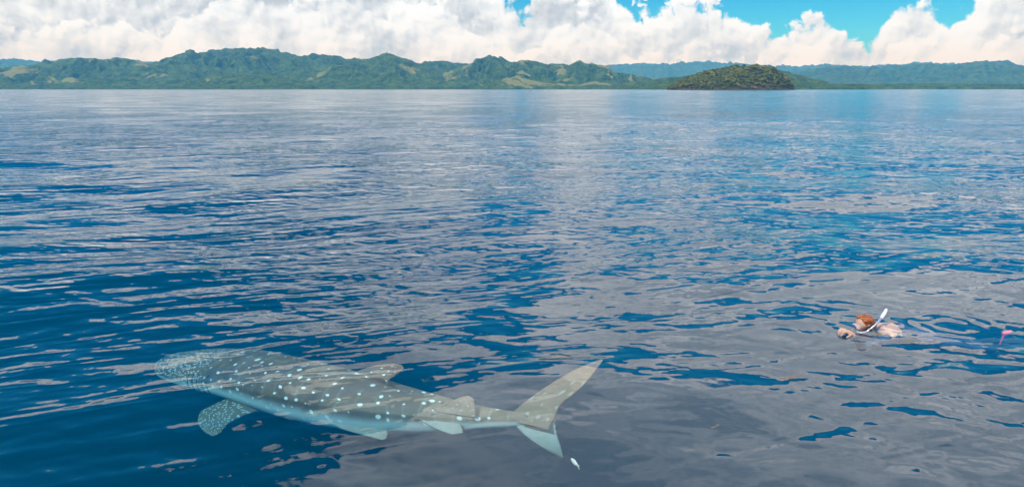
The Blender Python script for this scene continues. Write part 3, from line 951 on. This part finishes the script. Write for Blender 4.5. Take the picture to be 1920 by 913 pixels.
# ------------------------------------------------------------------ snorkeler
def capsule(a, b, ra, rb, seg=14, rings=6):
    a, b = Vector(a), Vector(b)
    d = (b - a); L = d.length; d.normalize()
    u = d.cross(Vector((0, 0, 1)))
    if u.length < 0.05: u = d.cross(Vector((0, 1, 0)))
    u.normalize(); w = d.cross(u)
    V, F = [], []
    prof = []
    for i in range(rings + 1):
        t = math.pi / 2 * i / rings
        prof.append((-ra * math.cos(t), ra * math.sin(t)))
    for i in range(rings + 1):
        t = math.pi / 2 * i / rings
        prof.append((L + rb * math.sin(t), rb * math.cos(t)))
    for z, r in prof:
        r = max(r, 1e-4)
        for k in range(seg):
            t = 2 * math.pi * k / seg
            V.append(a + d * z + (u * math.cos(t) + w * math.sin(t)) * r)
    n = len(prof)
    for i in range(n - 1):
        for k in range(seg):
            F.append([i * seg + k, i * seg + (k + 1) % seg, (i + 1) * seg + (k + 1) % seg, (i + 1) * seg + k])
    F.append(list(range(seg))[::-1]); F.append([(n - 1) * seg + k for k in range(seg)])
    return V, F
def ellipsoid(c, r, rot=None, sub=3):
    bm = bmesh.new(); bmesh.ops.create_icosphere(bm, subdivisions=sub, radius=1.0)
    M = rot.to_3x3() if rot is not None else Matrix.Identity(3)
    V = [Vector(c) + M @ Vector((v.co.x * r[0], v.co.y * r[1], v.co.z * r[2])) for v in bm.verts]
    F = [[q.index for q in f.verts] for f in bm.faces]
    bm.free()
    return V, F
def fused(name, pieces, voxel, mats, parent, smooth_iter=6):
    """all pieces melted into one continuous skin"""
    V, F = [], []
    for v, f in pieces:
        F += [[q + len(V) for q in x] for x in f]; V += list(v)
    me = pymesh(name + '_raw', V, F)
    tmp = bpy.data.objects.new(name + '_raw', me); COL.objects.link(tmp)
    md = tmp.modifiers.new('remesh', 'REMESH'); md.mode = 'VOXEL'; md.voxel_size = voxel
    sm = tmp.modifiers.new('smooth', 'SMOOTH'); sm.iterations = smooth_iter; sm.factor = 0.5
    dg = bpy.context.evaluated_depsgraph_get()
    out = bpy.data.meshes.new_from_object(tmp.evaluated_get(dg))
    bpy.data.objects.remove(tmp)
    out.name = name
    out.materials.clear()
    return link(name, out, mats, parent)

def skin_material():
    m, e = material('skin')
    o = e.n('ShaderNodeOutputMaterial'); p = e.n('ShaderNodeBsdfPrincipled')
    tc = e.n('ShaderNodeTexCoord').outputs['Object']
    e.put(p.inputs['Base Color'], e.mix(e.noise(tc, 25.0, 3.0, 0.6), (0.46, 0.26, 0.18), (0.60, 0.38, 0.28)))
    p.inputs['Roughness'].default_value = 0.35
    p.inputs['Specular IOR Level'].default_value = 0.5
    p.inputs['Subsurface Weight'].default_value = 0.08
    p.inputs['Subsurface Radius'].default_value = (0.02, 0.008, 0.004)
    e.put(o.inputs[0], p.outputs[0])
    return m

def build_person():
    root = empty('person', (HEAD.x, HEAD.y, -0.035), (0, R(4.5), R(5)))
    tag(root, 'auburn haired snorkeler with a white tipped snorkel swimming face down, one hand forward', 'person')
    skin = skin_material()
    pcs = []
    # local frame: +x towards the feet, -y towards the boat, z up
    hr = Matrix.Rotation(R(-38), 4, 'Y')                 # face turned down and forward
    pcs.append(ellipsoid((0.0, 0, 0.045), (0.098, 0.076, 0.088), None))
    pcs.append(ellipsoid((-0.048, 0, -0.025), (0.066, 0.060, 0.075), None))      # face and jaw
    pcs.append(capsule((-0.105, 0, -0.025), (-0.112, 0, -0.045), 0.016, 0.019))   # nose
    for s in (-1, 1):
        pcs.append(ellipsoid((0.012, s * 0.077, 0.018), (0.020, 0.009, 0.030)))  # ears
    pcs.append(capsule((0.06, 0, 0.015), (0.20, 0, -0.015), 0.056, 0.066))       # neck
    pcs.append(ellipsoid((0.33, 0, -0.055), (0.19, 0.165, 0.105)))               # chest
    pcs.append(ellipsoid((0.52, 0, -0.085), (0.20, 0.135, 0.090)))               # waist
    pcs.append(ellipsoid((0.74, 0, -0.105), (0.17, 0.160, 0.105)))               # hips
    for s in (-1, 1):
        pcs.append(capsule((0.20, s * 0.06, -0.02), (0.24, s * 0.18, -0.045), 0.06, 0.062))
        pcs.append(capsule((0.78, s * 0.085, -0.12), (1.20, s * 0.10, -0.17), 0.085, 0.055))
        pcs.append(capsule((1.20, s * 0.10, -0.17), (1.34, s * 0.10, -0.175), 0.055, 0.058))
        pcs.append(capsule((1.34, s * 0.10, -0.175), (1.60, s * 0.09, -0.17), 0.058, 0.036))
        pcs.append(capsule((1.60, s * 0.09, -0.17), (1.76, s * 0.09, -0.19), 0.036, 0.024))
    # near arm: reaches forward, hand breaking the surface
    pcs.append(capsule((0.24, -0.18, -0.055), (-0.05, -0.12, -0.22), 0.056, 0.043))
    pcs.append(capsule((-0.05, -0.12, -0.22), (-0.310, -0.300, -0.010), 0.042, 0.028))
    W = Vector((-0.310, -0.300, -0.010))
    K = Vector((-0.400, -0.290, 0.034))
    side = Vector((0.1, 0.98, 0.16)).normalized()
    pcs.append(capsule(W, (W + K) / 2, 0.027, 0.030))
    for k, off in enumerate((-0.034, -0.012, 0.010, 0.032)):
        pcs.append(capsule((W * 0.7 + K * 0.3) + side * off * 0.6, K + side * off, 0.020, 0.0135))
        ln = (0.030, 0.036, 0.034, 0.027)[k]
        f0 = K + side * off
        f1 = f0 + Vector((-0.95, 0.0, 0.02)) * ln * 1.25 + side * off * 0.25
        f2 = f1 + Vector((-0.75, 0.0, -0.65)) * ln * 0.95 + side * off * 0.1
        f3 = f2 + Vector((-0.35, 0.0, -0.93)) * ln * 0.8
        pcs += [capsule(f0, f1, 0.0115, 0.0098), capsule(f1, f2, 0.0098, 0.0088), capsule(f2, f3, 0.0088, 0.0075)]
    t0 = W * 0.6 + K * 0.4 - side * 0.03
    t1 = t0 - side * 0.034 + Vector((-0.035, 0, 0.0)); t2 = t1 + Vector((-0.034, -0.012, -0.012))
    pcs += [capsule(t0, t1, 0.015, 0.012), capsule(t1, t2, 0.012, 0.0095)]
    # far arm under water
    pcs.append(capsule((0.24, 0.18, -0.045), (0.46, 0.27, -0.20), 0.056, 0.043))
    pcs.append(capsule((0.46, 0.27, -0.20), (0.70, 0.23, -0.26), 0.042, 0.028))
    Wf = Vector((0.70, 0.23, -0.26))
    for k in range(4):
        f0 = Wf + Vector((0.02, (k - 1.5) * 0.014, 0)); f1 = Wf + Vector((0.095, (k - 1.5) * 0.022, -0.01))
        f2 = f1 + Vector((0.07 - 0.008 * abs(k - 1.4), (k - 1.5) * 0.006, -0.02))
        pcs += [capsule(f0, f1, 0.02, 0.013), capsule(f1, f2, 0.0105, 0.008)]
    pcs.append(capsule(Wf + Vector((0.03, -0.02, 0)), Wf + Vector((0.08, -0.065, -0.01)), 0.014, 0.0095))
    fused('body', pcs, 0.0055, skin, root, 3)

    # dark blue long sleeved suit, cut low at the upper back
    suit = principled('navy_suit', (0.015, 0.05, 0.12), 0.5, 0.4)
    sp = [ellipsoid((0.44, 0, -0.078), (0.155, 0.152, 0.104)), ellipsoid((0.52, 0, -0.085), (0.205, 0.141, 0.096)), ellipsoid((0.74, 0, -0.105), (0.176, 0.166, 0.111))]
    for s in (-1, 1):
        sp.append(capsule((0.78, s * 0.085, -0.12), (1.20, s * 0.10, -0.17), 0.091, 0.061))
        sp.append(capsule((1.20, s * 0.10, -0.17), (1.34, s * 0.10, -0.175), 0.061, 0.064))
        sp.append(capsule((1.34, s * 0.10, -0.175), (1.56, s * 0.092, -0.17), 0.064, 0.044))
        sp.append(capsule((0.235, s * 0.17, -0.055), (0.26, s * 0.19, -0.06), 0.066, 0.066))   # sleeves
    sp += [capsule((0.24, -0.18, -0.055), (-0.05, -0.12, -0.22), 0.061, 0.048), capsule((-0.05, -0.12, -0.22), (-0.28, -0.301, -0.025), 0.048, 0.035)]
    sp += [capsule((0.24, 0.18, -0.045), (0.46, 0.27, -0.20), 0.061, 0.048), capsule((0.46, 0.27, -0.20), (0.68, 0.235, -0.255), 0.048, 0.034)]
    sp.append(ellipsoid((0.35, 0, -0.085), (0.185, 0.172, 0.092)))
    sp.append(ellipsoid((0.425, 0, -0.058), (0.155, 0.172, 0.116)))
    fused('swimsuit', sp, 0.009, suit, root, 4)

    # hair: wet auburn locks combed back over the skull
    hm, e = material('auburn_hair')
    o = e.n('ShaderNodeOutputMaterial'); p = e.n('ShaderNodeBsdfPrincipled')
    tc = e.n('ShaderNodeTexCoord').outputs['Object']
    st = e.noise(e.v('MULTIPLY', tc, (14, 90, 60)), 1.0, 3.0, 0.6)
    e.put(p.inputs['Base Color'], e.mix(e.mr(st, 0.3, 0.7), (0.085, 0.022, 0.008), (0.42, 0.125, 0.035)))
    p.inputs['Roughness'].default_value = 0.35
    e.put(o.inputs[0], p.outputs[0])
    rng = random.Random(3)
    hp = [ellipsoid((0.012, 0, 0.055), (0.098, 0.082, 0.086)), ellipsoid((0.07, 0, 0.035), (0.055, 0.062, 0.062))]
    for i in range(46):
        a = rng.uniform(-1.35, 1.35)
        y0, z0 = math.sin(a) * 0.080, math.cos(a) * 0.084
        x0 = -0.088 + 0.03 * abs(a) + rng.uniform(-0.01, 0.01)
        pt = []
        for t in (0, 0.33, 0.66, 1.0):
            x = x0 + t * (0.19 - 0.02 * abs(a))
            f = math.sqrt(max(0.08, 1 - ((x - 0.012) / 0.118) ** 2))
            pt.append((x, y0 * f * 1.03 + rng.uniform(-.004, .004), 0.055 + z0 * f * 1.03 - t * t * 0.02 + rng.uniform(-.004, .004)))
        for q in range(3):
            hp.append(capsule(pt[q], pt[q + 1], 0.011 - 0.001 * q, 0.010 - 0.0022 * q, 7, 3))
    fused('hair', hp, 0.005, hm, root, 2)

    # mask: clear skirt and dark lens at the waterline, strap round the head
    frame = principled('mask_skirt', (0.40, 0.36, 0.42), 0.25, 0.5)
    dark = principled('mask_lens', (0.02, 0.022, 0.05), 0.08, 0.6)
    strap_m = principled('mask_strap', (0.02, 0.02, 0.025), 0.5, 0.4)
    mv, mf = ellipsoid((-0.094, 0, -0.012), (0.038, 0.074, 0.038))
    mk = fused('mask', [(mv, mf), ellipsoid((-0.110, 0, -0.045), (0.024, 0.026, 0.026))], 0.006, frame, root, 3)
    fused('lens', [ellipsoid((-0.124, 0, -0.014), (0.016, 0.062, 0.028))], 0.004, dark, mk, 1)
    ring = [(-0.080, -0.074, -0.008)]
    for i in range(25):
        t = -math.pi / 2 + math.pi * i / 24
        ring.append((0.0 + math.cos(t) * 0.128 + 0.005, math.sin(t) * 0.089, 0.028 + 0.012 * math.cos(t)))
    ring.append((-0.080, 0.074, -0.008))
    V, F = tube(ring, [0.0085] * len(ring), 8)
    link('strap', pymesh('strap', V, F), strap_m, mk)

    # snorkel: clear tube from the mouth up past the near temple, white splash top
    sk = [(-0.095, -0.030, -0.045), (-0.085, -0.075, -0.055), (-0.03, -0.102, -0.03), (0.03, -0.112, 0.03), (0.085, -0.115, 0.10), (0.118, -0.115, 0.16)]
    pts = catmull(sk, 30)
    V, F = tube(pts, [0.0115] * 30, 12)
    tube_o = link('snorkel', pymesh('snorkel', V, F), principled('snorkel_tube', (0.30, 0.37, 0.47), 0.15, 0.6, coat=0.3), root)
    tp = catmull([(0.108, -0.115, 0.142), (0.128, -0.115, 0.18), (0.143, -0.115, 0.222), (0.150, -0.115, 0.255)], 14)
    V, F = tube(tp, [0.013, 0.0165, 0.0185, 0.0195, 0.020, 0.020, 0.020, 0.0195, 0.019, 0.018, 0.0165, 0.0145, 0.012, 0.008], 14)
    link('snorkel_top', pymesh('snorkel_top', V, F), principled('white_plastic', (0.82, 0.83, 0.85), 0.3, 0.5), tube_o)

    # fins: dark blades with pink foot pockets, the near one breaking the surface
    pink = principled('pink_rubber', (0.72, 0.10, 0.24), 0.4, 0.4)
    black = principled('fin_blade', (0.012, 0.035, 0.075), 0.45, 0.4)
    for s, lift in ((-1, 0.0), (1, 0.0)):
        ff = empty('swim_fin', (1.62, s * 0.09, -0.155 + lift), (0, R(-7), R(2 * s)))
        ff.parent = root
        fused('foot_pocket', [capsule((-0.05, 0, 0.0), (0.12, 0, -0.01), 0.045, 0.055), ellipsoid((0.16, 0, -0.01), (0.07, 0.075, 0.03))], 0.008, black, ff, 3)
        rows = []
        for i in range(20):
            t = i / 19
            wv = 0.07 + 0.035 * t - (0.02 * max(0, t - 0.85) / 0.15)
            rows.append([(0.18 + 0.40 * t, yy * wv, -0.01 - 0.05 * t * t + (0.008 if abs(yy) > 0.9 else 0.0) + (0.004)) for yy in np.linspace(-1, 1, 11)])
        top = np.array(rows); bot = top.copy(); bot[..., 2] -= 0.010
        loop = np.concatenate([top, bot[:, ::-1]], 1)
        mb = grid_mesh('blade', loop, wrap_u=True)
        bm = bmesh.new(); bm.from_mesh(mb)
        bmesh.ops.holes_fill(bm, edges=[x for x in bm.edges if x.is_boundary]); bmesh.ops.recalc_face_normals(bm, faces=bm.faces)
        bm.to_mesh(mb); bm.free()
        link('blade', mb, black, ff, smooth=False)
        if s < 0:
            fused('pull_tab', [capsule((0.02, 0, 0.04), (0.07, 0.01, 0.165), 0.007, 0.014), capsule((0.07, 0.01, 0.165), (0.13, 0.0, 0.19), 0.027, 0.020)], 0.006, pink, ff, 3)
    return root
build_person()

# ------------------------------------------------------------------ small things in the water
def build_fish():
    c = at_z(1077, 866, -0.22)
    root = empty('small_fish', c, (R(8), R(10), R(-58)))
    tag(root, 'tiny pale fish swimming behind the tail of the whale shark', 'fish')
    m = principled('pale_fish', (0.72, 0.78, 0.66), 0.35, 0.5, 0.2, 60.0)
    V = []
    L = 0.085
    for i in range(15):
        t = i / 14
        h = 0.021 * math.sin(math.pi * min(1, t * 0.92 + 0.06)) ** 0.7 + 0.002
        w = h * 0.5
        V.append([(t * L - L / 2, math.sin(a) * w, math.cos(a) * h) for a in np.linspace(0, 2 * math.pi, 14, endpoint=False)])
    me = grid_mesh('body', np.array(V), wrap_u=True)
    bm = bmesh.new(); bm.from_mesh(me); bmesh.ops.holes_fill(bm, edges=[x for x in bm.edges if x.is_boundary]); bmesh.ops.recalc_face_normals(bm, faces=bm.faces); bm.to_mesh(me); bm.free()
    link('body', me, m, root)
    def blade(name, pts, th=0.0015):
        n = len(pts)
        V = [(x, th, z) for x, z in pts] + [(x, -th, z) for x, z in pts]
        F = [list(range(n)), list(range(n, 2 * n))[::-1]] + [[i, i + n, (i + 1) % n + n, (i + 1) % n] for i in range(n)]
        link(name, pymesh(name, V, F), m, root, smooth=False)
    blade('tail_fin', [(0.036, 0.004), (0.066, 0.022), (0.056, 0.0), (0.066, -0.022), (0.036, -0.004)])
    blade('dorsal_fin', [(-0.012, 0.018), (0.004, 0.030), (0.024, 0.024), (0.024, 0.014)])
build_fish()

def build_twig(px, py, size, seed, label):
    rng = random.Random(seed)
    c = at_z(px, py, 0.012)
    wood = bpy.data.materials.get('driftwood') or principled('driftwood', (0.30, 0.20, 0.12), 0.8, 0.2, 0.4, 40.0)
    V, F = [], []
    def limb(p, a, ln, r, depth):
        nonlocal V, F
        pts = [Vector(p)]
        for i in range(4):
            a += rng.uniform(-0.35, 0.35)
            pts.append(pts[-1] + Vector((math.cos(a), math.sin(a), rng.uniform(-0.06, 0.06))) * ln / 4)
        v, f = tube(pts, [r, r * 0.9, r * 0.75, r * 0.6, r * 0.35], 6)
        F += [[q + len(V) for q in x] for x in f]; V += v
        if depth:
            for k in (1, 2, 3):
                limb(pts[k], a + rng.choice((-1, 1)) * rng.uniform(0.5, 1.0), ln * rng.uniform(0.3, 0.55), r * 0.55, depth - 1)
    limb((-size / 2, 0, 0), rng.uniform(-0.25, 0.25), size, max(0.003, size * 0.022), 1)
    o = link('floating_twig', pymesh('twig', V, F), wood)
    o.location = c
    tag(o, label, 'twig')
build_twig(1490, 709, 0.24, 2, 'branched brown twig floating on the grey water, the largest floating twig')
build_twig(1345, 801, 0.10, 5, 'short thin twig floating right of the small pale fish')

# ------------------------------------------------------------------ haze
def build_haze():
    bm = bmesh.new(); bmesh.ops.create_cube(bm, size=1.0)
    me = bpy.data.meshes.new('haze'); bm.to_mesh(me); bm.free()
    m, e = material('haze_air')
    o = e.n('ShaderNodeOutputMaterial')
    v = e.n('ShaderNodeVolumePrincipled')
    v.inputs['Color'].default_value = (0.08, 0.48, 1.0, 1)
    v.inputs['Absorption Color'].default_value = (1, 1, 1, 1)
    v.inputs['Density'].default_value = 1.05e-4
    v.inputs['Anisotropy'].default_value = 0.0
    e.put(o.inputs['Volume'], v.outputs[0])
    ob = link('haze', me, m, smooth=False)
    ob.scale = (28000, 28000, 560 + 62)
    ob.location = (0, 0, (560 - 62) / 2)
    tag(ob, 'thin blue haze hanging over the sea and hills', 'haze', kind='stuff')
build_haze()
